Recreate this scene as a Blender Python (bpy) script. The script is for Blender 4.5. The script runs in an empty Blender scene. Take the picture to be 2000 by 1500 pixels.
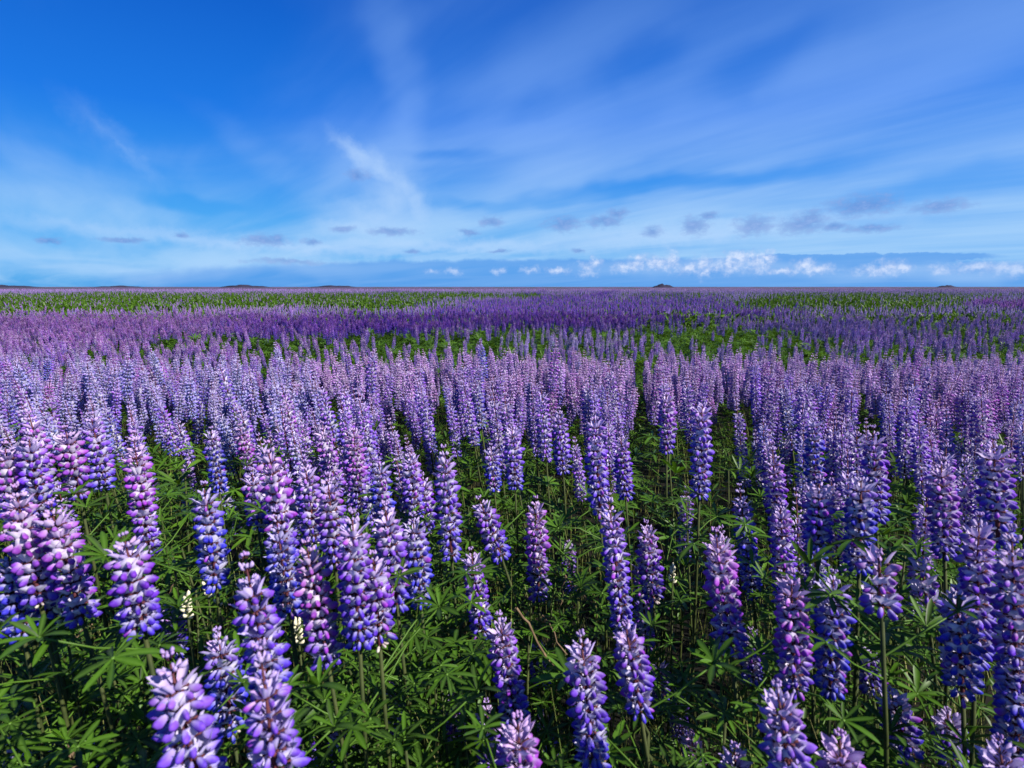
import bpy, math, random
import numpy as np
from mathutils import Vector, Matrix, Euler
R = math.radians
sc = bpy.context.scene

# ---------------------------------------------------------------- camera
CAM_H, PITCH, FPX = 1.4, R(9.7), 1111.0
cam_d = bpy.data.cameras.new('camera')
cam_d.lens = 20.0; cam_d.sensor_width = 36.0
cam_d.clip_start = 0.05; cam_d.clip_end = 9000
cam_d.dof.use_dof = True; cam_d.dof.focus_distance = 1.9; cam_d.dof.aperture_fstop = 9.0
cam = bpy.data.objects.new('camera', cam_d)
cam.location = (0, 0, CAM_H); cam.rotation_euler = (R(90) - PITCH, 0, 0)
sc.collection.objects.link(cam); sc.camera = cam

# ---------------------------------------------------------------- light
SUN_EL, SUN_AZ = R(37), R(118)          # azimuth clockwise from +Y (the view direction)
SUN_STRENGTH = 5.0
WORLD_STRENGTH = 0.050
sun_d = bpy.data.lights.new('sun', 'SUN'); sun_d.energy = SUN_STRENGTH; sun_d.angle = R(0.53)
sun_d.color = (1.0, 0.95, 0.86)
sun = bpy.data.objects.new('sun', sun_d); sc.collection.objects.link(sun)
sv = Vector((math.sin(SUN_AZ) * math.cos(SUN_EL), math.cos(SUN_AZ) * math.cos(SUN_EL), math.sin(SUN_EL)))
sun.rotation_euler = sv.to_track_quat('Z', 'Y').to_euler()
sc.view_settings.view_transform = 'Standard'; sc.view_settings.look = 'None'
sc.view_settings.exposure = 0.96; sc.view_settings.gamma = 1.0
sc.view_settings.use_curve_mapping = False
sc.render.engine = 'CYCLES'
sc.cycles.max_bounces = 4; sc.cycles.diffuse_bounces = 2; sc.cycles.transmission_bounces = 3

CP, SP = math.cos(PITCH), math.sin(PITCH)
def at(px, py, t):                       # a pixel of the 2000 x 1500 photograph at depth t
    dx, dy = (px - 1000) / FPX, -(py - 750) / FPX
    return Vector((dx * t, (CP + dy * SP) * t, CAM_H + (-SP + dy * CP) * t))
def proj(x, y, z):
    z = z - CAM_H
    t = y * CP - z * SP
    return 1000 + FPX * x / t, 750 - FPX * (y * SP + z * CP) / t
def azel(px, py):
    d = at(px, py, 1.0) - Vector((0, 0, CAM_H))
    return math.atan2(d.x, d.y), math.atan2(d.z, math.hypot(d.x, d.y))

# ---------------------------------------------------------------- node helper
class NT:
    def __init__(s, tree): s.t = tree; s.n = tree.nodes; s.l = tree.links
    def new(s, typ, **kw):
        n = s.n.new(typ)
        for k, v in kw.items(): setattr(n, k, v)
        return n
    def put(s, sock, v):
        if isinstance(v, bpy.types.NodeSocket): s.l.new(v, sock)
        elif v is not None: sock.default_value = v
    def math(s, op, a, b=None, c=None, clamp=False):
        n = s.new('ShaderNodeMath', operation=op, use_clamp=clamp)
        s.put(n.inputs[0], a)
        if b is not None: s.put(n.inputs[1], b)
        if c is not None: s.put(n.inputs[2], c)
        return n.outputs[0]
    def vm(s, op, a, b=None, c=None):
        n = s.new('ShaderNodeVectorMath', operation=op)
        s.put(n.inputs[0], a)
        if b is not None: s.put(n.inputs[1], b)
        if c is not None: s.put(n.inputs[2], c)
        return n.outputs['Value'] if op in ('LENGTH', 'DISTANCE', 'DOT_PRODUCT') else n.outputs[0]
    def mix(s, f, a, b, blend='MIX'):
        n = s.new('ShaderNodeMix', data_type='RGBA', blend_type=blend)
        s.put(n.inputs[0], f); s.put(n.inputs[6], a); s.put(n.inputs[7], b)
        return n.outputs[2]
    def noise(s, vec, scale, detail=2.0, rough=0.5, dist=0.0, out=0):
        n = s.new('ShaderNodeTexNoise')
        s.put(n.inputs['Vector'], vec); n.inputs['Scale'].default_value = scale
        n.inputs['Detail'].default_value = detail; n.inputs['Roughness'].default_value = rough
        n.inputs['Distortion'].default_value = dist
        return n.outputs[out]
    def ramp(s, f, stops):
        n = s.new('ShaderNodeValToRGB'); e = n.color_ramp.elements
        while len(e) < len(stops): e.new(0.5)
        for i, (p, c) in enumerate(stops):
            e[i].position = p; e[i].color = (*c, 1) if len(c) == 3 else c
        s.put(n.inputs[0], f); return n.outputs[0]
    def smooth(s, v, a, b, o0=0.0, o1=1.0):
        n = s.new('ShaderNodeMapRange', interpolation_type='SMOOTHSTEP')
        s.put(n.inputs[0], v)
        for i, q in enumerate((a, b, o0, o1)): n.inputs[i + 1].default_value = q
        return n.outputs[0]

# ---------------------------------------------------------------- sky
world = bpy.data.worlds.new('World'); sc.world = world; world.use_nodes = True
w = NT(world.node_tree); w.n.clear()
sky = w.new('ShaderNodeTexSky', sky_type='NISHITA')
sky.sun_disc = False; sky.sun_elevation = SUN_EL; sky.sun_rotation = SUN_AZ
sky.air_density = 1.0; sky.dust_density = 0.2; sky.ozone_density = 6.0
tc = w.new('ShaderNodeTexCoord').outputs['Generated']
sep = w.new('ShaderNodeSeparateXYZ'); w.put(sep.inputs[0], tc)
X, Y, Z = sep.outputs
az = w.math('ARCTAN2', X, Y)
el = w.math('ARCSINE', Z)
cmb = w.new('ShaderNodeCombineXYZ'); w.put(cmb.inputs[0], az); w.put(cmb.inputs[1], el)
P = cmb.outputs[0]
elu = w.smooth(el, 0.0, 0.75); elu.node.interpolation_type = 'LINEAR'
base = w.ramp(elu, [(0.0, (.12, .42, .93)), (0.05, (.20, .51, 1.0)), (0.13, (.20, .49, 1.0)), (0.22, (.085, .36, .98)), (0.34, (.020, .23, .90)),
                    (0.57, (.003, .125, .66)), (1.0, (.003, .08, .42))])
# the far left of the sky is the deeper blue, away from the sun
sunv = w.vm('DOT_PRODUCT', tc, (math.sin(SUN_AZ), math.cos(SUN_AZ), 0.0))
sd = w.smooth(sunv, -1.0, 0.6)
base = w.mix(sd, w.mix(1.0, base, (0.35, 0.84, 0.92, 1), 'MULTIPLY'), base)
nish = w.mix(1.0, sky.outputs[0], (.35, .75, 1.25, 1), 'MULTIPLY')
base10 = w.vm('SCALE', base); base10.node.inputs['Scale'].default_value = 10.0
clear = w.mix(0.85, nish, base10)
# warped angular coordinates for the small clouds
n1 = w.noise(P, 34.0, 4.0, 0.6, out=1)
wv = w.vm('MULTIPLY', w.vm('SUBTRACT', n1, (.5, .5, .5)), (.030, .014, 0.0))
PW = w.vm('ADD', P, wv)
n2 = w.noise(P, 5.0, 3.0, 0.55, out=1)
PB = w.vm('ADD', P, w.vm('MULTIPLY', w.vm('SUBTRACT', n2, (.5, .5, .5)), (.16, .08, 0.0)))
PC0 = None
def blob(PP, px, py, rx, ry, rot=0.0):   # 1 at the centre, 0 on the rim
    a, e = azel(px, py)
    sx, sy = FPX / rx, FPX / ry
    if PP == PW or PP == PC0: sx, sy = sx / 1.15, sy / 1.25
    if rot:
        n = w.new('ShaderNodeVectorRotate', rotation_type='Z_AXIS')
        w.put(n.inputs['Vector'], PP); n.inputs['Center'].default_value = (a, e, 0)
        n.inputs['Angle'].default_value = -R(rot); PP = n.outputs[0]
    v = w.vm('MULTIPLY_ADD', PP, (sx, sy, 0), (-a * sx, -e * sy, 0))
    return w.math('SUBTRACT', 1.0, w.vm('LENGTH', v))
def union(PP, lst):
    f = None
    for b in lst:
        q = blob(PP, *b[:5])
        if len(b) > 5: q = w.math('MULTIPLY', q, b[5])
        f = q if f is None else w.math('MAXIMUM', f, q)
    return f
# high thin cloud: noise on a plane overhead, drawn out along the wind
zc = w.math('MAXIMUM', w.math('ADD', Z, 0.06), 0.02)
qx = w.math('DIVIDE', X, zc); qy = w.math('DIVIDE', Y, zc)
cq = w.new('ShaderNodeCombineXYZ'); w.put(cq.inputs[0], qx); w.put(cq.inputs[1], qy)
rq = w.new('ShaderNodeVectorRotate', rotation_type='Z_AXIS'); w.put(rq.inputs[0], cq.outputs[0]); rq.inputs['Angle'].default_value = R(-38)
Q = w.vm('MULTIPLY', rq.outputs[0], (1.0, 0.30, 1.0))
ca = w.noise(Q, 0.75, 4.0, 0.5, 0.8)
cb = w.noise(w.vm('MULTIPLY', rq.outputs[0], (1.0, 0.16, 1.0)), 3.0, 5.0, 0.6, 0.5)
cir = w.math('ADD', w.math('MULTIPLY', ca, 0.84), w.math('MULTIPLY', cb, 0.21))
rightb = w.smooth(az, -0.75, 0.25, -0.07, 0.06)
cir = w.math('ADD', cir, rightb)
# places where the veil is thick or torn open, as seen in the photograph
for (px, py, rx, ry, rot, k) in [
        (765, 110, 70, 260, 6, .20), (700, 300, 330, 150, -20, .13), (1050, 290, 200, 170, 0, .16), (800, 450, 340, 45, 4, .18),
        (1250, 290, 420, 60, 14, .14), (1700, 180, 420, 90, 14, .16), (1350, 440, 420, 40, 0, .15), (1150, 60, 330, 90, 25, .12),
        (300, 450, 360, 60, -12, .16), (150, 330, 260, 40, -25, .10), (420, 250, 260, 40, -30, .10), (1500, 520, 420, 18, 0, .04), (350, 510, 560, 40, 0, .20), (1300, 480, 700, 40, 0, .08),
        (300, 120, 480, 200, 0, -.26), (1500, 110, 190, 60, 14, -.20), (1230, 120, 140, 60, 10, -.13), (860, 312, 130, 15, 0, -.15), (1050, 205, 120, 40, 15, -.12),
        (1330, 360, 420, 20, 3, -.20), (1850, 360, 260, 32, 4, -.24), (360, 386, 130, 15, -8, -.22), (1600, 425, 300, 14, 0, -.16), (980, 400, 260, 14, 2, -.14)]:
    g = w.math('MAXIMUM', blob(PB, px, py, rx, ry, rot), 0.0)
    cir = w.math('MULTIPLY_ADD', w.smooth(g, 0, 0.9), k, cir)
cov = w.smooth(cir, 0.26, 0.92)
ccol = w.ramp(elu, [(0.0, (4.2, 6.9, 10.)), (0.14, (3.9, 6.5, 10.)), (0.35, (1.75, 3.9, 9.6)), (0.6, (.80, 2.3, 7.0)), (1.0, (.8, 1.6, 5.0))])
col = w.mix(w.math('MULTIPLY', cov, 0.95), clear, ccol)
# the long hooked wisp
PH = w.vm('ADD', P, w.vm('MULTIPLY', w.vm('SUBTRACT', n1, (.5, .5, .5)), (.045, .035, 0.0)))
f = None
for (px, py, rx, ry, rot) in [(705, 305, 46, 10, -33), (745, 335, 46, 13, -36), (785, 370, 44, 18, -42), (812, 400, 34, 16, -66), (770, 400, 46, 32, 30), (735, 425, 80, 22, 0), (690, 440, 60, 10, 0),
                              (200, 250, 46, 12, -38), (240, 290, 60, 7, -45), (560, 480, 330, 8, -3), (900, 480, 260, 9, 0), (1350, 455, 260, 12, 3)]:
    g = w.math('MAXIMUM', blob(PH, px, py, rx * 2.0, ry * 2.6, rot), 0.0)
    g = w.math('MULTIPLY', g, 0.4 if px < 250 else 1.0)
    f = g if f is None else w.math('MAXIMUM', f, g)
col = w.mix(w.math('MULTIPLY', w.smooth(f, 0.0, 1.2), 0.62), col, (5.2, 7.3, 10.4, 1))
# blue distant cloud deck lying along the horizon
dk = blob(PW, 1150, 552, 760, 38)
dk2 = blob(PW, 1600, 508, 220, 9)
dkk = w.smooth(w.math('MAXIMUM', dk, dk2), 0.0, 0.16)
col = w.mix(w.math('MULTIPLY', dkk, 0.75), col, (1.05, 3.5, 8.6, 1))
# small grey-blue clouds
grey = union(PW, [(515, 470, 48, 12), (560, 511, 90, 6), (540, 466, 24, 10), (765, 452, 52, 9), (670, 447, 24, 8), (915, 453, 26, 7), (607, 473, 20, 7),
                  (240, 468, 40, 5, .7), (95, 470, 22, 5, .6), (355, 459, 14, 5, .6), (805, 492, 20, 5), (975, 491, 24, 4), (960, 432, 28, 12, .7),
                  (1100, 437, 45, 17), (1180, 433, 45, 13), (1205, 418, 24, 12), (1275, 452, 26, 12), (1357, 442, 32, 19), (1385, 420, 24, 9), (1472, 442, 40, 21),
                  (1565, 440, 48, 18), (1585, 428, 22, 18), (1630, 443, 30, 8), (1685, 402, 66, 20, .62), (1840, 403, 46, 12, .4), (1700, 446, 50, 7, .5), (1130, 490, 16, 5),
                  (700, 341, 24, 12, .5)])
shade = w.noise(w.vm('MULTIPLY', P, (1.0, 1.8, 1.0)), 70.0, 5.0, 0.68)
grey = w.math('ADD', grey, w.math('MULTIPLY', w.math('SUBTRACT', shade, .52), 1.6))
gcol = w.mix(w.smooth(shade, .35, .7), (1.2, 2.7, 6.8, 1), (2.6, 4.0, 8.0, 1))
col = w.mix(w.math('MULTIPLY', w.smooth(grey, 0.0, 0.85), 0.70), col, gcol)
# white cumulus heads over the horizon
n3 = w.noise(P, 62.0, 4.0, 0.62, out=1)
PC = w.vm('ADD', P, w.vm('MULTIPLY', w.vm('SUBTRACT', n3, (.5, .5, .5)), (.020, .014, 0.0)))
PC0 = PC
hz = w.math('MAXIMUM', w.math('MAXIMUM', blob(PB, 1380, 524, 420, 24), blob(PB, 1900, 524, 420, 20)), w.math('MULTIPLY', blob(PB, 300, 520, 700, 26), .8))
col = w.mix(w.math('MULTIPLY', w.smooth(hz, 0.0, 1.0), .40), col, (4.6, 6.9, 10.2, 1))
whl = [(1150, 524, 26, 15), (1165, 512, 12, 12), (1215, 522, 24, 12), (1250, 505, 22, 9), (1240, 518, 30, 14), (1285, 516, 34, 16), (1312, 510, 17, 21), (1375, 520, 22, 22), (1345, 524, 34, 13),
       (1445, 502, 44, 13), (1480, 514, 30, 22), (1500, 502, 15, 14), (1425, 520, 50, 16), (1572, 519, 24, 15), (1600, 526, 36, 10, .5), (1740, 520, 22, 15, .8), (1765, 524, 20, 11, .8), (1720, 528, 50, 12, .5),
       (1838, 525, 20, 10, .7), (1910, 522, 40, 10, .5), (1970, 526, 50, 12, .5), (885, 530, 22, 8, .8), (845, 530, 20, 5, .6), (975, 530, 18, 8, .8), (1035, 527, 26, 8, .8), (1090, 528, 30, 9, .6), (1530, 530, 40, 8, .5)]
wh = union(PC, whl)
wn = w.noise(P, 85.0, 5.0, 0.65)
wh = w.math('ADD', wh, w.math('MULTIPLY', w.math('SUBTRACT', wn, .48), 1.7))
wf = w.smooth(wh, -0.1, 1.15)
lit = w.smooth(w.math('ADD', w.noise(PC, 75.0, 3.0, 0.6), w.math('MULTIPLY', wh, .30)), 0.42, 0.95)
wcol = w.mix(lit, (2.6, 4.6, 8.8, 1), (7.4, 8.4, 10.6, 1))
col = w.mix(w.math('MULTIPLY', wf, w.smooth(w.math('ABSOLUTE', w.math('SUBTRACT', az, .33)), .12, .55, .9, .5)), col, wcol)
bg = w.new('ShaderNodeBackground'); w.put(bg.inputs[0], col); bg.inputs[1].default_value = WORLD_STRENGTH
wo = w.new('ShaderNodeOutputWorld'); w.l.new(bg.outputs[0], wo.inputs[0])

# ---------------------------------------------------------------- helpers for objects
COL = sc.collection
def tag(o, label=None, cat=None, group=None, kind=None):
    if label: o['label'] = label
    if cat: o['category'] = cat
    if group: o['group'] = group
    if kind: o['kind'] = kind
    return o
def empty(name, loc, rot=(0, 0, 0)):
    o = bpy.data.objects.new(name, None); o.empty_display_size = .02
    o.location = loc; o.rotation_euler = rot; COL.objects.link(o); return o
def link(name, me, parent=None, mat=None):
    o = bpy.data.objects.new(name, me); COL.objects.link(o)
    if parent is not None: o.parent = parent
    if mat is not None: o.matrix_local = mat
    return o
class MB:                                # vertices, faces and one colour attribute
    def __init__(s): s.v = []; s.f = []; s.c = []; s.m = []
    def add(s, v, f, c, m=0, M=None):
        o = len(s.v)
        if M is not None: v = [tuple(M @ Vector(p)) for p in v]
        s.v += v; s.f += [tuple(i + o for i in q) for q in f]
        s.c += c if isinstance(c, list) else [c] * len(v)
        s.m += [m] * len(f)
    def mesh(s, name, mats, smooth=True):
        me = bpy.data.meshes.new(name); me.from_pydata(s.v, [], s.f)
        a = me.attributes.new('pc', 'FLOAT_COLOR', 'POINT')
        a.data.foreach_set('color', np.array([(*c[:3], 1.0) for c in s.c], 'f').ravel())
        for m in mats: me.materials.append(m)
        me.polygons.foreach_set('material_index', np.array(s.m, 'i'))
        if smooth: me.polygons.foreach_set('use_smooth', np.ones(len(s.f), bool))
        me.update(); return me
def tube(pts, rad, n=5):
    v = []; f = []
    pts = [Vector(p) for p in pts]
    for i, p in enumerate(pts):
        d = (pts[min(i + 1, len(pts) - 1)] - pts[max(i - 1, 0)]).normalized()
        a = d.orthogonal().normalized() if abs(d.z) < .8 else Vector((1, 0, 0)).cross(d).normalized()
        b = d.cross(a); r = rad[i] if isinstance(rad, (list, tuple)) else rad
        for k in range(n):
            t = 2 * math.pi * k / n
            v.append(tuple(p + (a * math.cos(t) + b * math.sin(t)) * r))
    for i in range(len(pts) - 1):
        for k in range(n):
            k2 = (k + 1) % n
            f.append((i * n + k, i * n + k2, (i + 1) * n + k2, (i + 1) * n + k))
    f.append(tuple(range((len(pts) - 1) * n, len(pts) * n)))
    return v, f

# ---------------------------------------------------------------- materials
def petal_material(name, source):
    m = bpy.data.materials.new(name); m.use_nodes = True
    t = NT(m.node_tree); t.n.clear()
    at_ = t.new('ShaderNodeAttribute', attribute_name='pc'); s = t.new('ShaderNodeSeparateColor'); t.put(s.inputs[0], at_.outputs['Color'])
    tone, hf, rnd = s.outputs
    if source == 'instance':
        ta = t.new('ShaderNodeAttribute', attribute_type='INSTANCER', attribute_name='tint'); tint = ta.outputs['Color']
        tone = t.math('MULTIPLY', tone, ta.outputs['Alpha'])
    else:
        tint = t.new('ShaderNodeObjectInfo').outputs['Color']
    if source == 'floret': wing = tint
    else:
        wing = t.mix(t.smooth(hf, 0.0, 0.55), t.mix(0.60, tint, (.03, .03, .50, 1)), tint)
        wing = t.mix(t.math('MULTIPLY', t.smooth(hf, 0.60, 0.95), .75), wing, t.mix(.5, tint, (.44, .18, .56, 1)))
        hs = t.new('ShaderNodeHueSaturation'); t.put(hs.inputs['Color'], wing)
        t.put(hs.inputs['Hue'], t.math('MULTIPLY_ADD', rnd, 0.06, 0.475)); t.put(hs.inputs['Value'], t.math('MULTIPLY_ADD', rnd, 0.36, 0.60))
        wing = hs.outputs[0]
    pale = t.mix(.86, wing, (.82, .78, .86, 1))
    geo = t.new('ShaderNodeTexCoord').outputs['Object']
    vein = t.noise(geo, 420.0, 2.0, .6)
    c = t.mix(tone, wing, pale)
    c = t.mix(t.smooth(vein, .45, .75, 0, .22), c, t.mix(1.0, c, (.62, .5, .85, 1), 'MULTIPLY'))
    p = t.new('ShaderNodeBsdfPrincipled'); t.put(p.inputs['Base Color'], c)
    p.inputs['Roughness'].default_value = .6; p.inputs['Specular IOR Level'].default_value = .22
    tr = t.new('ShaderNodeBsdfTranslucent'); t.put(tr.inputs[0], t.mix(.15, c, (.5, .35, .9, 1)))
    mx = t.new('ShaderNodeMixShader'); mx.inputs[0].default_value = .24
    t.l.new(p.outputs[0], mx.inputs[1]); t.l.new(tr.outputs[0], mx.inputs[2])
    o = t.new('ShaderNodeOutputMaterial'); t.l.new(mx.outputs[0], o.inputs[0])
    return m
def leaf_material(name, bright=1.0):
    m = bpy.data.materials.new(name); m.use_nodes = True
    t = NT(m.node_tree); t.n.clear()
    at_ = t.new('ShaderNodeAttribute', attribute_name='pc'); s = t.new('ShaderNodeSeparateColor'); t.put(s.inputs[0], at_.outputs['Color'])
    rib, yng, rnd = s.outputs
    ri = t.new('ShaderNodeObjectInfo').outputs['Random']
    a = t.mix(t.math('FRACT', t.math('ADD', ri, rnd)), (.004 * bright, .014 * bright, .001, 1), (.044 * bright, .118 * bright, .0018, 1))
    a = t.mix(t.math('MULTIPLY', yng, .55), a, (.10, .20, .01, 1))
    a = t.mix(t.math('MULTIPLY', rib, .6), a, (.10, .20, .03, 1))
    geo = t.new('ShaderNodeTexCoord').outputs['Object']
    a = t.mix(t.smooth(t.noise(geo, 90.0, 3.0, .6), .5, .8, 0, .5), a, t.mix(1.0, a, (.55, .6, .6, 1), 'MULTIPLY'))
    p = t.new('ShaderNodeBsdfPrincipled'); t.put(p.inputs['Base Color'], a)
    p.inputs['Roughness'].default_value = .45; p.inputs['Specular IOR Level'].default_value = .22
    tr = t.new('ShaderNodeBsdfTranslucent'); t.put(tr.inputs[0], t.mix(1.0, a, (1.6, 1.5, .2, 1), 'MULTIPLY'))
    mx = t.new('ShaderNodeMixShader'); mx.inputs[0].default_value = .24
    t.l.new(p.outputs[0], mx.inputs[1]); t.l.new(tr.outputs[0], mx.inputs[2])
    o = t.new('ShaderNodeOutputMaterial'); t.l.new(mx.outputs[0], o.inputs[0])
    return m
def plain(name, stops, scale, rough=.7):
    m = bpy.data.materials.new(name); m.use_nodes = True
    t = NT(m.node_tree); p = t.n['Principled BSDF']
    geo = t.new('ShaderNodeTexCoord').outputs['Object']
    t.put(p.inputs['Base Color'], t.ramp(t.noise(geo, scale, 5.0, .6), stops))
    p.inputs['Roughness'].default_value = rough
    p.inputs['Specular IOR Level'].default_value = .2
    return m
M_FLORET = petal_material('petal', 'floret')
M_SPIKE = petal_material('petal_spike', 'object')
M_INST = petal_material('petal_field', 'instance')
M_LEAF = leaf_material('leaf')
M_STEM = plain('stem', [(.3, (.018, .030, .006)), (.7, (.05, .06, .014))], 30)
M_RACHIS = plain('rachis', [(.3, (.050, .012, .022)), (.7, (.11, .03, .03))], 60)
M_CREAM = plain('cream_bud', [(.3, (.50, .46, .30)), (.7, (.72, .68, .52))], 90, .6)
M_DRY = plain('dry_stalk', [(.3, (.08, .05, .03)), (.7, (.20, .14, .08))], 80, .8)
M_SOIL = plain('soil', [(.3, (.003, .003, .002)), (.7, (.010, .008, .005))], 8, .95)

# ---------------------------------------------------------------- ground
def sstep(a, b, x):
    t = min(1, max(0, (x - a) / (b - a))); return t * t * (3 - 2 * t)
def gz(y): return .20 * (1 - sstep(.9, 5.0, y)) - .06 * sstep(3, 5, y) - .06 * sstep(4.6, 6.5, y)
ys = [-3, .2, .6, .9, 1.2, 1.6, 2, 2.5, 3, 3.5, 4, 4.5, 5, 6, 7, 10, 20, 50, 150, 500, 2000, 7000]
v = []; f = []
for y in ys:
    hw = 8 + abs(y) * 2.2
    for k in range(9): v.append((-hw + 2 * hw * k / 8, y, gz(y)))
for i in range(len(ys) - 1):
    for k in range(8): f.append((i * 9 + k, i * 9 + k + 1, i * 9 + k + 10, i * 9 + k + 9))
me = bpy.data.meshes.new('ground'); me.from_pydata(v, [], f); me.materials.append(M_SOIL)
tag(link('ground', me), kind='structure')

# dark low hills on the skyline
M_HILL = plain('hill_moor', [(.35, (.010, .010, .022)), (.65, (.030, .026, .050))], .05, .95)
def hill(px0, px1, py, dist, seed, peak=.5):
    rng = random.Random(seed)
    n = 26; v = []; f = []
    top = (561.2 - py) / FPX * dist + 0.6
    x0, x1 = (px0 - 1000) / FPX * dist, (px1 - 1000) / FPX * dist
    dep = (x1 - x0) * .5
    cx, ph = (x0 + x1) / 2, rng.random() * 6
    prof = []
    for i in range(n + 1):
        u = i / n
        h = (min(1, u / peak) if u < peak else min(1, (1 - u) / (1 - peak)))
        prof.append(top * (h ** .45) * (1 + .10 * math.sin(u * 17 + ph) + .07 * math.sin(u * 39 + ph * 2) * h) + 0.0)
    m = 9
    for j in range(m + 1):
        s = j / m
        q = math.sin(s * math.pi)
        for i in range(n + 1):
            v.append((x0 + (x1 - x0) * i / n - cx, (s - .5) * dep, prof[i] * q * (1 + rng.uniform(-.05, .05)) - .4))
    for j in range(m):
        for i in range(n): a = j * (n + 1) + i; f.append((a, a + 1, a + n + 2, a + n + 1))
    me = bpy.data.meshes.new('distant_hill'); me.from_pydata(v, [], f); me.materials.append(M_HILL)
    me.polygons.foreach_set('use_smooth', np.ones(len(f), bool))
    o = link('distant_hill', me); o.location = (cx, dist, 0); tag(o, kind='structure')
hill(-60, 92, 556.0, 700, 1, .5); hill(438, 536, 555.2, 650, 2, .4); hill(606, 708, 556.8, 800, 3, .5)
hill(1270, 1314, 553.6, 600, 4, .42); hill(1815, 1860, 556.3, 700, 5, .5); hill(190, 290, 557.6, 900, 6, .6)

# ---------------------------------------------------------------- flower geometry
def pouch(seg, rings, L, Hh, W):         # the two wing petals, closed into a pouch along +X
    v = [(0, 0, 0)]; f = []
    for i in range(1, rings):
        u = i / rings
        r = math.sin(math.pi * u ** 1.05) ** .62
        zc = -.12 * L * math.sin(u * math.pi) - .05 * L * u
        for k in range(seg):
            a = 2 * math.pi * k / seg + math.pi / 2
            s, c = math.sin(a), math.cos(a)
            v.append((L * u, W * r * c, zc + Hh * r * s * (1.0 if s < 0 else .85)))
    v.append((L * .99, 0, -.02 * L))
    for k in range(seg): f.append((0, 1 + (k + 1) % seg, 1 + k))
    for i in range(rings - 2):
        for k in range(seg):
            a = 1 + i * seg; k2 = (k + 1) % seg
            f.append((a + k, a + k2, a + seg + k2, a + seg + k))
    a = 1 + (rings - 2) * seg
    for k in range(seg): f.append((a + k, a + (k + 1) % seg, len(v) - 1))
    return v, f
def banner(lod):
    # an upright petal folded back along its middle, its sides swept out and back
    v, f, c = [], [], []
    rows = [(0.0, .0016, .65), (.35, .0056, 1.0), (.70, .0064, .95), (1.0, .0030, .65)] if lod == 0 else [(0.0, .002, .7), (.55, .0062, .95), (1.0, .0026, .7)]
    cols = [-1, -.5, 0, .5, 1] if lod == 0 else [-1, 0, 1]
    for (u, hw, tn) in rows:
        x = .0062 + .0080 * u ** 1.1
        z = .0018 + .0125 * u
        for q in cols:
            v.append((x - abs(q) ** 1.5 * .0034, q * hw, z - abs(q) * .0016 * u))
            c.append((tn * (1 - .35 * abs(q) ** 2) if lod == 0 else tn, 0, 0))
    nc = len(cols)
    for i in range(len(rows) - 1):
        for k in range(nc - 1): a = i * nc + k; f.append((a, a + 1, a + nc + 1, a + nc))
    return v, f, c
def floret_parts(kind, lod):             # kind 0 open, 1 half open, 2 bud, 3 small bud
    mb = MB()
    seg, rings = [(6, 5), (5, 4), (4, 3)][lod]
    if kind == 2 or kind == 3:
        L = .0095 if kind == 2 else .0065
        v, f = pouch(seg, rings, L, .0026 if kind == 2 else .0021, .0022)
        mb.add([(x + .003, y, z + .001) for x, y, z in v], f, (.42 if kind == 2 else .30, 0, 0))
    else:
        k = 1.0 if kind == 0 else .85
        v, f = pouch(seg, rings, .0132 * k, .0047 * k, .0028 * k)
        cc = [(.55 * max(0, 1 - x / .0075) + (.22 if z > .0015 else 0), 0, 0) for x, y, z in v]
        M = Matrix.Translation((.0066, 0, 0)) @ Matrix.Rotation(R(16), 4, 'Y')
        mb.add(v, f, cc, M=M)
        v, f, c = banner(0 if lod == 0 else 1)
        if kind == 1: v = [(x + .2 * z, y * .6, z * .85) for x, y, z in v]; c = [(q[0] * .62, 0, 0) for q in c]
        mb.add(v, f, c)
    if lod == 0:
        v, f = tube([(0, 0, -.001), (.004, 0, 0), (.0078, 0, .0006)], [.0005, .0006, .0017], 3)
        mb.add(v, f, (0, 0, 0), 1)
    return mb
FL = {}
for kind in range(4):
    for lod in range(3): FL[kind, lod] = floret_parts(kind, lod)
FL_MESH = {k: FL[k, 0].mesh('floret', [M_FLORET, M_RACHIS]) for k in range(4)}

def spike_layout(L, s, rng, fill=1.0, budtop=.22, spacing=.0168):
    out = []
    n = max(4, int(L / (spacing * s)))
    off = rng.random() * 6
    for i in range(n + 3):
        hf = min(1, (i + .3) / (n + 2.2))
        k = 9 if hf < .8 else 7
        off += math.pi / 9 + rng.uniform(-.15, .15)
        for j in range(k):
            if rng.random() > (.95 * fill if hf < .9 else 1): continue
            top = sstep(1 - budtop * 1.3, 1, hf)
            sz = s * 1.10 * (1.04 - .34 * top) * rng.uniform(.86, 1.12) * (.85 + .15 * sstep(0, .12, hf))
            tilt = (-16 + 18 * sstep(0, .5, hf) + 62 * top) + rng.uniform(-8, 8)
            kind = 0
            if hf > 1 - budtop * .9: kind = 2
            elif hf > 1 - budtop * 2.1: kind = 1
            if hf > .975: kind = 3
            a = off + 2 * math.pi * j / k + rng.uniform(-.18, .18)
            z = L * hf + rng.uniform(-.0017, .0017) * s
            M = Matrix.Translation((math.cos(a) * .0016, math.sin(a) * .0016, z)) @ Matrix.Rotation(a, 4, 'Z') @ Matrix.Rotation(-R(tilt), 4, 'Y') @ Matrix.Rotation(rng.uniform(-.5, .5), 4, 'X') @ Matrix.Diagonal((sz * rng.uniform(.88, 1.12), sz * rng.uniform(.78, 1.18), sz * rng.uniform(.88, 1.12), 1))
            out.append((kind, M, hf, rng.random()))
    return out
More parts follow.
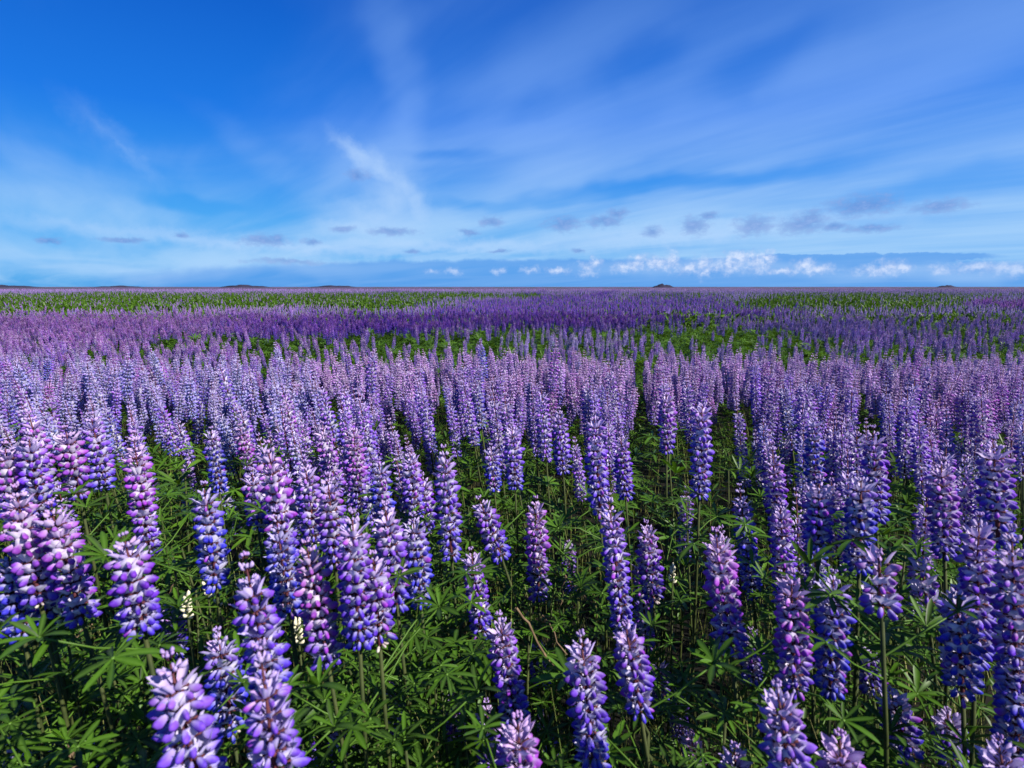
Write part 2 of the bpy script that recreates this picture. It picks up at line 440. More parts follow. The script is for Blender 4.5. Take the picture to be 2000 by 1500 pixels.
def spike_mesh(L, s, rng, lod, mats, fill=1.0, budtop=.22):
    mb = MB()
    for kind, M, hf, rn in spike_layout(L, s, rng, fill, budtop, .0168 if lod < 2 else .027):
        src = FL[kind, lod]
        M = M @ Matrix.Scale(1.0 if lod < 2 else 1.3, 4)
        mb.add([tuple(M @ Vector(p)) for p in src.v], src.f, [(c[0], hf, rn) for c in src.c])
    v, f = tube([(0, 0, 0), (0, 0, L * .6), (0, 0, L * 1.02)], [.0026, .0020, .0008], 4)
    mb.add(v, f, (0, 0, 0), 1)
    return mb.mesh('flower_spike', mats)

# ---------------------------------------------------------------- leaf geometry
def leaflet(lod, L=.052, W=.0068, droop=.25, fold=.35):
    rows = {0: [(0, .12), (.2, .62), (.5, .96), (.75, 1.0), (.92, .55), (1.0, .05)], 1: [(0, .15), (.45, .95), (.8, .85), (1.0, .05)], 2: [(0, .3), (.6, 1.0), (1.0, .1)]}[lod]
    v, f, c = [], [], []
    for u, hw in rows:
        z = -droop * L * u * u
        for q in (-1, 0, 1):
            v.append((L * u, q * W * hw, z + abs(q) * W * hw * fold))
            c.append((.8 if q == 0 else 0.0, 0, 0))
    for i in range(len(rows) - 1):
        for k in range(2): a = i * 3 + k; f.append((a, a + 1, a + 4, a + 3))
    return v, f, c
LV = {}
LEAFLET_MESH = []
for i, (L, W, dr, fo) in enumerate([(.054, .0052, .22, .35), (.060, .0058, .38, .25), (.046, .0048, .10, .55), (.052, .0044, -.06, .4)]):
    for lod in range(3): LV[i, lod] = leaflet(lod, L, W, dr, fo)
    mb = MB(); v, f, c = LV[i, 0]; mb.add(v, f, c); LEAFLET_MESH.append(mb.mesh('leaflet', [M_LEAF]))
def leaf_layout(rng, s=1.0):             # matrices of the leaflets round the end of the petiole
    n = rng.choice([7, 8, 8, 9, 10]); cup = rng.uniform(-5, 38); out = []
    a0 = rng.uniform(0, .5)
    for k in range(n):
        a = math.pi + (k + .5) * 2 * math.pi / n * .96 + a0 * .2
        ss = s * (1.06 - .28 * abs(math.cos((a - math.pi) / 2)) ** 6) * rng.uniform(.86, 1.1)
        M = Matrix.Rotation(a + rng.uniform(-.08, .08), 4, 'Z') @ Matrix.Rotation(-R(cup + rng.uniform(-9, 9)), 4, 'Y') @ Matrix.Rotation(rng.uniform(-.35, .35), 4, 'X') @ Matrix.Scale(ss, 4)
        out.append((rng.randrange(4), M))
    return out
def petiole(rng, pl):
    mid = Vector((pl * .5, 0, pl * .30)); end = Vector((pl * .95, 0, pl * rng.uniform(.35, .75)))
    return [(0, 0, 0), tuple(mid), tuple(end)], end
def add_leaf(mb, rng, M, lod, s=1.0, pl=.08):
    pts, end = petiole(rng, pl)
    v, f = tube(pts, [.0013, .0011, .0010], 3); mb.add(v, f, (.6, .3, rng.random()), 0, M)
    T = M @ Matrix.Translation(end) @ Matrix.Rotation(rng.uniform(-.5, .2) , 4, 'Y')
    yng = rng.random() ** 3; rn = rng.random()
    for i, m in leaf_layout(rng, s):
        v, f, c = LV[i, lod]; mb.add(v, f, [(q[0], yng, (rn + q[2]) % 1) for q in c], 0, T @ m)
LEAF_VAR = []
for i in range(10):
    rng = random.Random(900 + i); mb = MB(); add_leaf(mb, rng, Matrix(), 1, rng.uniform(.9, 1.15), rng.uniform(.05, .10)); LEAF_VAR.append(mb.mesh('palmate_leaf', [M_LEAF]))

PETIOLES = []
for i in range(8):
    rng = random.Random(700 + i); mb = MB(); pl = rng.uniform(.05, .11)
    pts, end = petiole(rng, pl); v, f = tube(pts, [.0015, .0012, .0011], 4); mb.add(v, f, (.8, .6, .5))
    v, f = tube([end - Vector((0, 0, .002)), end + Vector((0, 0, .0012))], [.0022, .0018], 5); mb.add(v, f, (1.0, 1.0, .5))
    PETIOLES.append((mb.mesh('palmate_leaf', [M_LEAF]), end))
def near_leaf(parent, M, rng, s=1.0):    # palmate leaf whose leaflets are sub-parts
    me, end = rng.choice(PETIOLES)
    o = link('palmate_leaf', me, parent, M)
    T = Matrix.Translation(end) @ Matrix.Rotation(rng.uniform(-.45, .25), 4, 'Y')
    for i, m in leaf_layout(rng, s): link('leaflet', LEAFLET_MESH[i], o, T @ m)
    return o

# ---------------------------------------------------------------- colours
TYPES = {  # wing colour in the middle of the spike
    'violet': (.155, .028, .55), 'blue': (.040, .034, .52), 'pink': (.30, .060, .52), 'lilac': (.185, .065, .60), 'deep': (.100, .030, .46), 'pale': (.25, .22, .66), 'magenta': (.32, .045, .50), 'pinkband': (.42, .21, .64)}
def lerp(a, b, t): return tuple(x + (y - x) * t for x, y in zip(a, b))
def floret_color(T, hf, rn, rng):
    low = lerp(T, (.025, .03, .52), .75); c = lerp(low, T, sstep(.05, .60, hf))
    c = lerp(c, lerp(T, (.46, .17, .56), .6), .8 * sstep(.55, .95, hf))
    if rng.random() < .06: c = lerp(c, (.36, .04, .50), .7)
    k = .62 + .34 * rn
    return tuple(min(.9, max(.01, x * k)) for x in c) + (1,)

# ---------------------------------------------------------------- plants
def align(d, spin=0.0): return Vector(d).to_track_quat('Z', 'Y').to_matrix().to_4x4() @ Matrix.Rotation(spin, 4, 'Z')
def make_near(px0, py0, px1, py1, wpx, typ, label, fill=1.0, budtop=.22, leaves=6, split=True, name='lupin', seed=None, group='lupins in the foreground'):
    rng = random.Random(seed if seed is not None else px0 * 7919 + py0)
    t = .054 * FPX / wpx
    T = at(px0, py0, t); B = at(px1, py1, t * 1.02)
    g0 = gz(T.y)
    d = T - B; L = d.length; s = 1.0
    lim = .34
    if L > lim: B = T - d.normalized() * lim; L = lim
    d = d.normalized()
    hh = max(.15, B.z - g0)
    G = Vector((B.x - d.x * hh * .55, B.y - d.y * hh * .55, g0))
    root = empty(name, G)
    tag(root, label, 'lupin', group)
    Bl = B - G
    ctrl = Bl - d * hh * .5
    pts = []
    for i in range(6):
        u = i / 5; pts.append(tuple((1 - u) ** 2 * Vector((0, 0, 0)) + 2 * u * (1 - u) * ctrl + u * u * Bl))
    mb = MB(); v, f = tube(pts, [.0040, .0036, .0032, .0029, .0027, .0025], 6); mb.add(v, f, (0, 0, 0)); link('stem', mb.mesh('stem', [M_STEM]), root)
    mb = MB(); v, f = tube([(0, 0, 0), (0, 0, L * .5), (0, 0, L * .96)], [.0029, .0022, .0008], 6); mb.add(v, f, (0, 0, 0))
    M = Matrix.Translation(Bl) @ align(d, rng.random() * 6)
    Tc = TYPES[typ]
    Tc = tuple(c * rng.uniform(.9, 1.1) for c in Tc)
    wither = .10 if rng.random() < .3 else 0
    if split:
        sp = link('flower_spike', mb.mesh('flower_spike', [M_RACHIS]), root, M)
        for kind, m, hf, rn in spike_layout(L, s, rng, fill, budtop):
            if hf < wither and rng.random() < .8: kind, col_ = 2, (.30, .20, .12, 1) if rn < .5 else (.42, .36, .24, 1)
            else: col_ = floret_color(Tc, hf, rn, rng)
            o = link('floret', FL_MESH[kind], sp, m); o.color = col_
    else:
        sp = link('flower_spike', spike_mesh(L, s, rng, 0, [M_SPIKE, M_RACHIS], fill, budtop), root, M); sp.color = (*Tc, 1)
    for k in range(leaves):
        u = rng.uniform(.62, 1.0)
        p = (1 - u) ** 2 * Vector((0, 0, 0)) + 2 * u * (1 - u) * ctrl + u * u * Bl
        m = Matrix.Translation(p) @ Matrix.Rotation(k * 2.4 + rng.random(), 4, 'Z')
        if split: near_leaf(root, m, rng, rng.uniform(.52, .80))
        else: link('palmate_leaf', rng.choice(LEAF_VAR), root, m)
    return root

# spikes one can pick out in the photograph: tip px, foot px, width px, colour, label
NEAR = [
 (330,1285,400,1580,128,'lilac','pale lilac lupin with cream banners, cut by the bottom edge, leftmost of the large ones'),
 (478,1092,532,1350,104,'violet','tall lupin with loose pink and violet flowers at its tip, lower left'),
 (508,1270,552,1600,128,'lilac','dense lilac lupin directly below the tall loose-tipped one, running off the bottom edge'),
 (425,1235,455,1430,86,'blue','blue lupin half hidden behind the two big lilac spikes at lower left'),
 (243,1050,280,1225,96,'violet','lupin with broad white banners over violet wings beside the leafy gap at left'),
 (398,948,422,1140,72,'blue','blue lupin with white rings standing above two cream bud heads'),
 (260,848,292,1075,60,'pink','slender pink-tipped lupin at the left edge of the bright green gap'),
 (98,988,160,1205,84,'pink','thick pink and violet lupin near the left edge with cream buds under it'),
 (30,955,80,1180,84,'pink','pink lupin at the left edge leaning left over a darker blue one'),
 (15,1080,45,1235,82,'blue','dark blue lupin cut by the left edge'),
 (65,1085,95,1210,80,'deep','shaded deep blue lupin between the left edge and the thick pink one'),
 (538,1000,566,1195,76,'blue','deep blue lupin behind the tall loose-tipped one'),
 (522,868,560,1080,72,'pink','pink lupin with dense flowers in the left clump above the deep blue spike'),
 (598,1062,640,1290,86,'pink','pink and white lupin in the central left clump with blue foot flowers'),
 (688,1005,702,1250,88,'violet','large violet lupin with white banners in the middle of the central left clump'),
 (752,988,775,1180,78,'lilac','lilac lupin just right of the large violet one in the central left clump'),
 (806,1008,822,1175,68,'blue','blue lupin on the right rim of the central left clump'),
 (866,876,882,1085,60,'lilac','tall lilac blue lupin bordering the leafy clearing left of centre'),
 (920,1075,940,1235,62,'violet','lupin with white banners and cream foot standing in leaves near the centre'),
 (975,1205,1008,1430,76,'violet','violet lupin leaning out of the leaves just below centre'),
 (950,1375,965,1580,70,'violet','dim violet lupin at the bottom edge just left of the magenta close-up one'),
 (1012,1405,1022,1640,112,'magenta','magenta and white lupin nearest the lens at the bottom centre'),
 (1046,975,1052,1165,56,'pink','evenly pink violet lupin with blue foot standing before the dark gap at centre'),
 (936,975,978,1085,58,'violet','short twin-looking violet lupin above the leaves left of the dark gap'),
 (1188,968,1218,1230,62,'lilac','tall pale lilac lupin right of the dark central gap'),
 (1222,1222,1250,1385,86,'violet','plump violet lupin under the tall pale one, lower centre right'),
 (1135,1245,1160,1495,92,'deep','heavy violet blue lupin with an open crown at lower centre right'),
 (1262,1022,1276,1175,56,'violet','short violet lupin between the tall pale one and the dark gap to its right'),
 (1398,1040,1428,1275,80,'magenta','lupin with magenta crown fading to royal blue, alone in the dark gap'),
 (1444,950,1470,1160,52,'blue','narrow blue violet lupin just behind the magenta-crowned one'),
 (1340,955,1336,1095,36,'deep','thin dark blue lupin in shade left of the magenta-crowned one'),
 (1508,868,1528,1110,52,'violet','very tall narrow violet lupin right of the dark gap'),
 (1524,985,1535,1190,60,'violet','lupin with spaced violet rings in front of the very tall narrow one'),
 (1372,782,1366,965,54,'lilac','lilac lupin with double head at the top of the dark gap'),
 (1302,765,1302,880,42,'pink','pink violet lupin pair at the far side of the dark gap, left one'),
 (1545,1122,1552,1340,86,'magenta','magenta-topped lupin with blue foot, left of the two side by side at lower right'),
 (1628,1122,1622,1345,82,'blue','white and blue lupin, right of the two side by side at lower right'),
 (1518,1342,1560,1640,112,'lilac','cream and violet lupin rising from the bottom edge at right'),
 (1740,1352,1772,1470,80,'deep','dark shaded violet lupin standing alone low on the right'),
 (1640,1438,1650,1640,110,'pink','cream and pink lupin tip at the bottom edge right of the cream and violet one'),
 (1435,1460,1440,1640,90,'lilac','lupin tip just over the bottom edge, left of the cream and violet one'),
 (1950,1452,1985,1640,104,'violet','violet lupin tip in the bottom right corner'),
 (1988,1285,1985,1500,92,'blue','blue lupin cut by the right edge above the corner'),
 (1868,1150,1880,1360,86,'blue','large blue lupin with white rings in the shaded clump by the right edge'),
 (1912,1010,1905,1290,84,'violet','large violet and white lupin with bare dark stem in the right edge clump'),
 (1976,1035,1985,1380,92,'violet','biggest lupin at the right edge, magenta flowers at its side'),
 (1940,860,1950,1060,76,'violet','violet lupin above the right edge clump'),
 (1838,900,1845,1080,66,'pink','pink violet lupin left of the right edge clump'),
 (1600,940,1598,1062,72,'violet','violet lupin with dark red stem above the small leaf tuft on the right'),
 (1682,925,1678,1105,74,'blue','royal blue lupin with pale rings right of the red-stemmed one'),
 (1705,838,1712,1010,58,'violet','violet lupin behind the royal blue one'),
 (1588,812,1592,960,46,'blue','narrow blue lupin right of the very tall narrow violet one'),
 (1160,808,1172,1000,54,'lilac','lilac lupin standing up on the near edge of the middle rows, right of centre'),
 (1212,850,1222,970,44,'violet','violet lupin just right of the lilac one at the near edge of the middle rows'),
 (1092,800,1100,920,40,'lilac','slim lilac lupin at the near edge of the middle rows'),
 (1000,830,1006,950,46,'lilac','lilac lupin above the leaf clearing right of centre-left'),
 (958,870,966,960,40,'blue','small blue lupin half sunk in leaves above the twin-looking one'),
 (1716,1085,1722,1200,92,'pink','sparse lupin with two open pink flowers above the broad leaf fan at right'),
 (1800,1100,1812,1190,70,'violet','small lupin with scattered violet flowers beside the broad leaf fan at right'),
 (765,1342,775,1440,66,'magenta','small young lupin with few magenta flowers among palmate leaves at the bottom'),
 (666,1402,680,1560,68,'pink','young pink lupin at the bottom edge left of the small magenta one'),
 (1324,1342,1330,1450,46,'lilac','little lilac lupin in shade right of the plump violet one'),
 (1350,1432,1362,1560,60,'magenta','lupin at the bottom edge with one bright purple flower'),
 (108,1432,135,1560,70,'violet','dim violet lupin at the bottom left below the big palmate leaf'),
 (28,1435,48,1560,66,'violet','dim violet lupin in the bottom left corner'),
 (188,1455,200,1560,56,'deep','deep violet lupin at the bottom edge, third from the left corner'),
 (1062,1395,1070,1480,50,'blue','small blue lupin in shade behind the magenta close-up one'),
 (1050,1262,1058,1330,54,'violet','small violet lupin right of the leaning one below centre'),
 (728,1085,742,1260,86,'violet','violet lupin behind the large one in the central left clump'),
 (640,930,655,1100,66,'lilac','lilac white lupin in the upper part of the central left clump'),
 (596,905,615,1060,60,'lilac','pale lilac lupin beside the dense pink one in the left clump'),
 (690,832,702,985,46,'pink','upright pink lupin above the central left clump'),
 (740,900,752,1030,54,'blue','blue violet lupin above the large violet one'),
 (800,880,812,1010,52,'lilac','lilac lupin between the central left clump and the clearing'),
 (825,930,835,1040,50,'violet','violet lupin tucked in front of the clearing left of centre'),
 (56,852,80,1000,66,'violet','violet lupin near the left edge with white rings'),
 (128,838,155,965,62,'pink','pink tipped lupin, first of the pair above the left leaf patch'),
 (178,812,205,950,54,'lilac','lilac lupin, second of the pair above the left leaf patch'),
 (10,870,30,1010,66,'pink','pink lupin cut by the left edge above the leaning one'),
 (412,838,428,955,44,'blue','blue violet lupin standing in the bright green gap at left'),
 (468,832,492,930,38,'pink','small pink lupin right of the bright green gap'),
 (322,842,330,885,26,'blue','tiny blue lupin in the middle of the bright green gap'),
 (366,900,372,1010,34,'deep','deep blue narrow lupin at the foot of the bright green gap'),
 (585,1390,598,1500,62,'deep','low blue violet lupin among leaves between the dense lilac one and the bottom shoots'),
 (880,1345,892,1440,56,'violet','low violet lupin in the leaves left of the dim bottom edge one'),
 (1285,1290,1292,1380,50,'deep','low dark lupin in shade right of the plump violet one'),
 (1465,1230,1470,1330,56,'deep','low dark blue lupin at the foot of the magenta-crowned one'),
 (1700,1260,1706,1350,62,'deep','low deep blue lupin right of the two side by side'),
 (1850,1390,1862,1490,74,'deep','deep blue lupin low in shade left of the right edge'),
 (330,1180,345,1270,60,'deep','low shaded lupin right of the one with broad white banners'),
 (1110,1060,1114,1150,40,'deep','small shaded lupin standing in the dark central gap'),
 (492,920,505,1030,56,'deep','deep blue lupin right of the leafy strip at left'),
]
for i, a in enumerate(NEAR):
    small = a[4] < 50
    sparse = 'sparse' in a[6] or 'scattered' in a[6] or 'few' in a[6]
    make_near(*a, fill=.45 if sparse else 1.0, split=True, leaves=5 if small else 8, seed=100 + i,
              budtop=.12 if 'open crown' in a[6] else (.30 if 'loose' in a[6] else .15))

# ---------------------------------------------------------------- young cream heads and dry stalks
def bud_head(px, py, wpx, n, label):
    rng = random.Random(px)
    t = .030 * FPX / wpx; T = at(px, py, t); g0 = gz(T.y)
    root = empty('bud_head', (T.x, T.y, g0)); tag(root, label, 'bud head', 'cream bud heads of unopened or faded lupins')
    H = T.z - g0
    mb = MB(); v, f = tube([(0, 0, 0), (.01, 0, H * .5), (0, 0, H)], [.003, .0026, .0016], 5); mb.add(v, f, (0, 0, 0)); link('stem', mb.mesh('stem', [M_STEM]), root)
    bm_ = MB(); v, f = pouch(6, 5, .0135, .0030, .0026); bm_.add(v, f, (0, 0, 0)); bme = bm_.mesh('bud', [M_CREAM])
    for k in range(n):
        hf = k / n; a = k * 2.4
        link('bud', bme, root, Matrix.Translation((0, 0, H - .035 + .036 * hf)) @ Matrix.Rotation(a, 4, 'Z') @ Matrix.Rotation(-R(38 + 38 * hf + rng.uniform(-10, 10)), 4, 'Y') @ Matrix.Scale(rng.uniform(.75, 1.1), 4))
bud_head(120, 1182, 44, 18, 'cream grey bud head under the thick pink lupin, left one of the two close together')
bud_head(148, 1176, 34, 14, 'cream bud head under the thick pink lupin, right one of the two close together')
bud_head(362, 1165, 40, 14, 'grey white bud head on a bare stem in the leaves at left')
bud_head(402, 1128, 36, 12, 'cream bud head hanging at the foot of the blue lupin with white rings')
bud_head(420, 1150, 30, 8, 'small cream bud cluster lowest of the two beneath the blue lupin')
bud_head(580, 1215, 40, 18, 'ivory bud head beside the tall loose-tipped lupin')
bud_head(940, 1172, 34, 16, 'yellowish bud head at the foot of the white-bannered lupin near the centre')
bud_head(1314, 1108, 28, 12, 'yellow green bud head in shade left of the magenta-crowned lupin')
bud_head(1000, 1212, 28, 8, 'pinkish cream bud tip beside the leaning violet lupin')

def dry_stalk(pa, pb, t0, t1, r, label, mat=None):
    A, B = at(*pa, t0), at(*pb, t1); n = 7; rng = random.Random(pa[0])
    pts = [A.lerp(B, i / n) + Vector((rng.uniform(-1, 1), rng.uniform(-1, 1), rng.uniform(-1, 1))) * .004 for i in range(n + 1)]
    o0 = pts[-1].copy(); mb = MB(); v, f = tube([p - o0 for p in pts], [r] * (n + 1), 5); mb.add(v, f, (0, 0, 0))
    o = link('dry_stalk', mb.mesh('dry_stalk', [mat or M_DRY])); o.location = o0; tag(o, label, 'stalk', 'dry stalks among the leaves')
dry_stalk((1008, 1188), (1085, 1300), .95, 1.0, .0022, 'dry brown twig slanting through the leaves right of the leaning violet lupin')
dry_stalk((1055, 1190), (1105, 1280), 1.05, 1.0, .0014, 'thin pale twig crossing the dry brown one near the centre')
dry_stalk((1100, 1122), (1165, 1190), 1.1, 1.05, .0018, 'grey brown stalk arching in the dark central gap')
dry_stalk((1102, 1125), (1092, 1200), 1.1, 1.1, .0013, 'short upright pale stalk in the dark central gap')
dry_stalk((325, 1160), (352, 1112), .98, .98, .0012, 'thin bleached stalk beside the yellow green stem at left')
dry_stalk((132, 1250), (178, 1222), .85, .85, .0013, 'pale straw lying over the palmate leaves at lower left')
dry_stalk((640, 1228), (700, 1330), .95, .9, .0028, 'green brown leaning stem below the ivory bud head', M_STEM)
dry_stalk((1175, 1440), (1200, 1560), .70, .68, .0030, 'brown stem running to the bottom edge beneath the heavy violet blue lupin')
dry_stalk((1250, 1380), (1272, 1500), .75, .72, .0028, 'olive stem below the plump violet lupin', M_STEM)
dry_stalk((130, 1420), (152, 1520), .75, .73, .0042, 'thick brown stem at the bottom left under the big palmate leaf')

# ---------------------------------------------------------------- leafy shoots without flowers
def make_shoot(x, y, H, nl, rng, split, label, group, s=1.0):
    root = empty('leafy_shoot', (x, y, gz(y))); tag(root, label, 'leafy shoot', group)
    lean = Vector((rng.uniform(-.12, .08), rng.uniform(-.1, .1), 1))
    mb = MB(); pts = [lean * (H * u) for u in (0, .5, 1)]; v, f = tube(pts, [.004, .003, .002], 5); mb.add(v, f, (0, 0, 0)); link('stem', mb.mesh('stem', [M_STEM]), root)
    for k in range(nl):
        u = 1 - (k / nl) ** 1.2 * .6
        m = Matrix.Translation(lean * (H * u)) @ Matrix.Rotation(k * 2.4 + rng.random() * .5, 4, 'Z')
        ss = s * (rng.uniform(.8, 1.15) if k > 1 else rng.uniform(.55, .8))
        if split: near_leaf(root, m, rng, ss * .70)
        else: link('palmate_leaf', rng.choice(LEAF_VAR), root, m @ Matrix.Scale(ss, 4))
    return root
SHOOTS = [  # px, py of the top leaf, depth, size, label
 (125,1250,.80,1.2,'bright palmate leaf shoot with narrow drooping leaflets below the cream bud heads, lower left'),
 (35,1285,.78,1.2,'leafy shoot with yellowish leaf stalk by the left edge, lower left'),
 (225,1235,.85,1.1,'palmate leaf shoot right under the white-bannered lupin at left'),
 (30,1345,.70,1.2,'wide palmate leaf by the left edge above the dim violet corner lupin'),
 (122,1372,.66,1.35,'largest flat palmate leaf spread open in the lower left, eight long leaflets'),
 (215,1352,.75,1.1,'shaded palmate leaf shoot right of the largest flat leaf'),
 (345,1115,1.0,1.0,'tuft of upright leaves round a yellow green stem in the left gap'),
 (710,1270,.82,1.15,'pointed palmate leaf shoot right of the ivory bud head'),
 (640,1335,.75,1.2,'palmate leaf shoot just right of the dense lilac lupin at the bottom'),
 (750,1320,.80,1.1,'palmate shoot over the small magenta lupin'),
 (840,1270,.82,1.2,'star shaped palmate leaf with bright centre left of the leaning violet lupin'),
 (858,1415,.68,1.2,'round palmate leaf lowest in the bottom centre left of the magenta lupin'),
 (905,1290,.85,1.1,'narrow leaflet fan beside the leaning violet lupin'),
 (810,1215,.95,1.0,'small leaf fan under the blue lupin of the central left clump'),
 (870,1180,1.0,1.0,'leafy shoot left of the white-bannered lupin near the centre'),
 (700,1345,.72,1.1,'drooping palmate leaf above the young pink lupin at the bottom'),
 (1020,1175,1.0,1.0,'low leafy shoot under the evenly pink violet lupin'),
 (1030,1000,1.2,1.0,'leaf rosette in the clearing left of the evenly pink violet lupin'),
 (970,1010,1.3,1.0,'leaf rosette behind the twin-looking violet lupin'),
 (1130,1010,1.15,1.0,'bright leaf cluster in front of the lilac lupin right of centre'),
 (1150,1040,1.1,.9,'hanging leaf cluster at the rim of the dark central gap'),
 (1080,1130,1.05,.9,'dim leaf shoot deep in the dark central gap'),
 (1290,1260,.9,.8,'sprig with rounded leaves right of the plump violet lupin'),
 (1420,1330,.75,.8,'small pale sprig in shade below the magenta-crowned lupin'),
 (1370,1400,.7,.9,'green leaf sprig above the bottom edge right of centre'),
 (1730,1160,.80,1.1,'broad dark leaf fan in shade at right'),
 (1740,1240,.80,1.1,'broad rounded leaves hanging below the dark leaf fan at right'),
 (1640,1085,1.0,.9,'small leaf tuft between the red-stemmed and royal blue lupins'),
 (1780,1040,1.05,1.0,'leaf shoot left of the right edge clump'),
 (1750,1020,1.1,1.0,'leaf rosette under the royal blue lupin on its right'),
 (1390,950,1.4,1.0,'lit leaf shoot in the upper dark gap under the double-headed lupin'),
 (1300,1010,1.3,1.0,'leaf shoot at the left rim of the dark gap'),
 (1460,880,1.6,1.0,'leaf shoot at the far end of the dark gap'),
 (190,985,1.15,1.1,'wide leafy shoot in the left leaf patch'),
 (230,960,1.2,1.0,'bright leafy shoot behind in the left leaf patch'),
 (160,1035,1.05,1.1,'leafy shoot in front of the left leaf patch'),
 (330,905,1.45,1.1,'bright leafy shoot in the middle of the bright green gap'),
 (300,870,1.6,1.1,'bright leafy shoot at the left of the bright green gap'),
 (365,870,1.6,1.1,'bright leafy shoot at the right of the bright green gap'),
 (340,960,1.3,1.1,'leafy shoot at the foot of the bright green gap'),
 (445,880,1.55,1.1,'leafy shoot between the blue violet lupin and the small pink lupin'),
 (455,1000,1.2,1.0,'leafy shoot right of the blue lupin with white rings'),
 (350,1020,1.15,1.0,'leafy shoot left of the blue lupin with white rings'),
 (560,1320,.74,1.0,'leafy shoot hidden under the dense lilac lupin'),
 (930,960,1.4,1.0,'leafy shoot at the upper rim of the clearing left of centre'),
 (900,1000,1.25,1.0,'leafy shoot beside the tall lilac blue lupin'),
 (260,1290,.85,1.0,'dark leaf shoot left of the pale lilac bottom lupin'),
 (60,1400,.72,1.0,'shaded leaf shoot above the dim violet lupins'),
]
for i, (px, py, t, s, lab) in enumerate(SHOOTS):
    rng = random.Random(3000 + i); p = at(px, py, t)
    make_shoot(p.x, p.y, max(.2, p.z - gz(p.y) - .05), 14, rng, t < 1.35, lab, 'leafy shoots between the lupins', s)

# ---------------------------------------------------------------- the rows behind: individual lupins, then the field
CLEAR = [(330,890,60,62),(190,990,70,60),(1120,900,22,90),(1275,900,46,85),(1440,880,40,95),(790,830,20,46),(652,805,12,34),(930,930,66,52),(1080,862,26,40),(1010,965,30,45),
         (1750,1000,56,56),(1250,742,14,26),(1545,860,12,60),(240,820,14,30),(130,760,14,34),(870,790,14,26),
         (1690,800,14,30),(1835,810,14,34),(1720,850,40,14),(1600,720,16,14),(1340,960,70,110),(430,950,20,50),(1030,870,8,30)]
def cleared(px, py, ln):
    for (cx, cy, rx, ry) in CLEAR:
        for k in (0.1, .5, .9):
            if ((px - cx) / rx) ** 2 + ((py + ln * k - cy) / ry) ** 2 < 1: return True
    return False
def n2(x, y, s, o=0.0):                  # cheap smooth noise, -1..1
    x, y = x * s + o, y * s + o * 1.7
    return (math.sin(x * 1.3 + 1.7 * math.sin(y * .9 + o)) + math.sin(y * 1.7 + 1.3 * math.sin(x * 1.1 + 2)) + math.sin((x + y) * .7 + 1.1 * math.sin((x - y) * 1.9))) / 3
def ztop(y): return gz(y) + .86
rng = random.Random(77)
PTS = []                                 # (x, y, h, type)
y = .95
while y < 5.1:
    step = .100 if y > 1.5 else .12
    hw = y * .93 + .10
    x = -hw
    while x < hw:
        xx = x + rng.uniform(-.06, .06); yy = y + rng.uniform(-.07, .07)
        x += .082 if yy > 1.6 else .10
        h = .84 + rng.gauss(0, .07) - .04 * sstep(3, 5, yy)
        lean = -.13 - .10 * (1 - sstep(-1.5, .5, xx)) 
        zt = gz(yy) + h
        px, py = proj(xx + lean * h * .6, yy, zt)
        ln = .24 * FPX / yy
        if yy < 1.6:
            dense = px > 1560 or px < 300 or 480 < px < 900
            if not dense and rng.random() < .80: continue
            if not dense: h -= .14
            if py > 1040: continue
            if rng.random() < .18: continue
        if yy < 1.15 and 100 < px < 1560 and dense: continue
        if yy > 4.3 + .35 * n2(xx, 0, .9) and px > 620 and rng.random() < .0: continue
        if cleared(px, py, ln): continue
        if rng.random() < .04 + .10 * (yy > 3) + .14 * (px < 640 and yy > 2) + .22 * (n2(xx, yy, 1.4, 3) < -.35): continue
        c = n2(xx, yy, 1.1, 9) + rng.gauss(0, .35)
        if px < 650: typ = 'pale' if c < -.25 else ('lilac' if c < .25 else 'pink')
        elif px > 1250: typ = 'violet' if c < -.1 else ('pink' if c > .35 else 'lilac')
        else: typ = 'lilac' if c < .25 else 'pink'
        if rng.random() < .07: typ = 'blue'
        if yy > 2.6 and px > 600 and rng.random() < .75: typ = 'pinkband'
        PTS.append([xx, yy, h, typ, px, py, lean])
    y += step
PTS.sort(key=lambda p: p[1])
print('near patch lupins', len(PTS))
SPIKE_L = [.16, .22, .26, .19, .29, .24]
SPK0 = [spike_mesh(L, 1.0, random.Random(40 + i), 1, [M_SPIKE, M_RACHIS], fill=.86 + .03 * (i % 4), budtop=.14 + .03 * i) for i, L in enumerate(SPIKE_L)]
def jit(T, rng, k=.18):
    b = rng.uniform(1 - k, 1 + k); return tuple(min(.9, c * b * rng.uniform(.9, 1.1)) for c in T)
STEMS = {}
def stem_mesh(h):
    k = round(h, 1)
    if k not in STEMS:
        mb = MB(); v, f = tube([(0, 0, 0), (0, 0, k * .5), (0, 0, k)], [.0042, .0036, .003], 5); mb.add(v, f, (0, 0, 0)); STEMS[k] = (mb.mesh('stem', [M_STEM]), k)
    return STEMS[k]
NIND = 300 - len(NEAR)
LANDMARK = [(120, 900, 'the pair above the leaf patch'), (340, 880, 'the bright green gap'), (590, 880, 'the dense pink spike'), (870, 880, 'the tall lilac blue spike'),
            (1160, 830, 'the lilac spike right of centre'), (1370, 800, 'the double-headed spike'), (1510, 860, 'the very tall narrow spike'), (1700, 850, 'the royal blue spike'), (1930, 880, 'the right edge clump')]
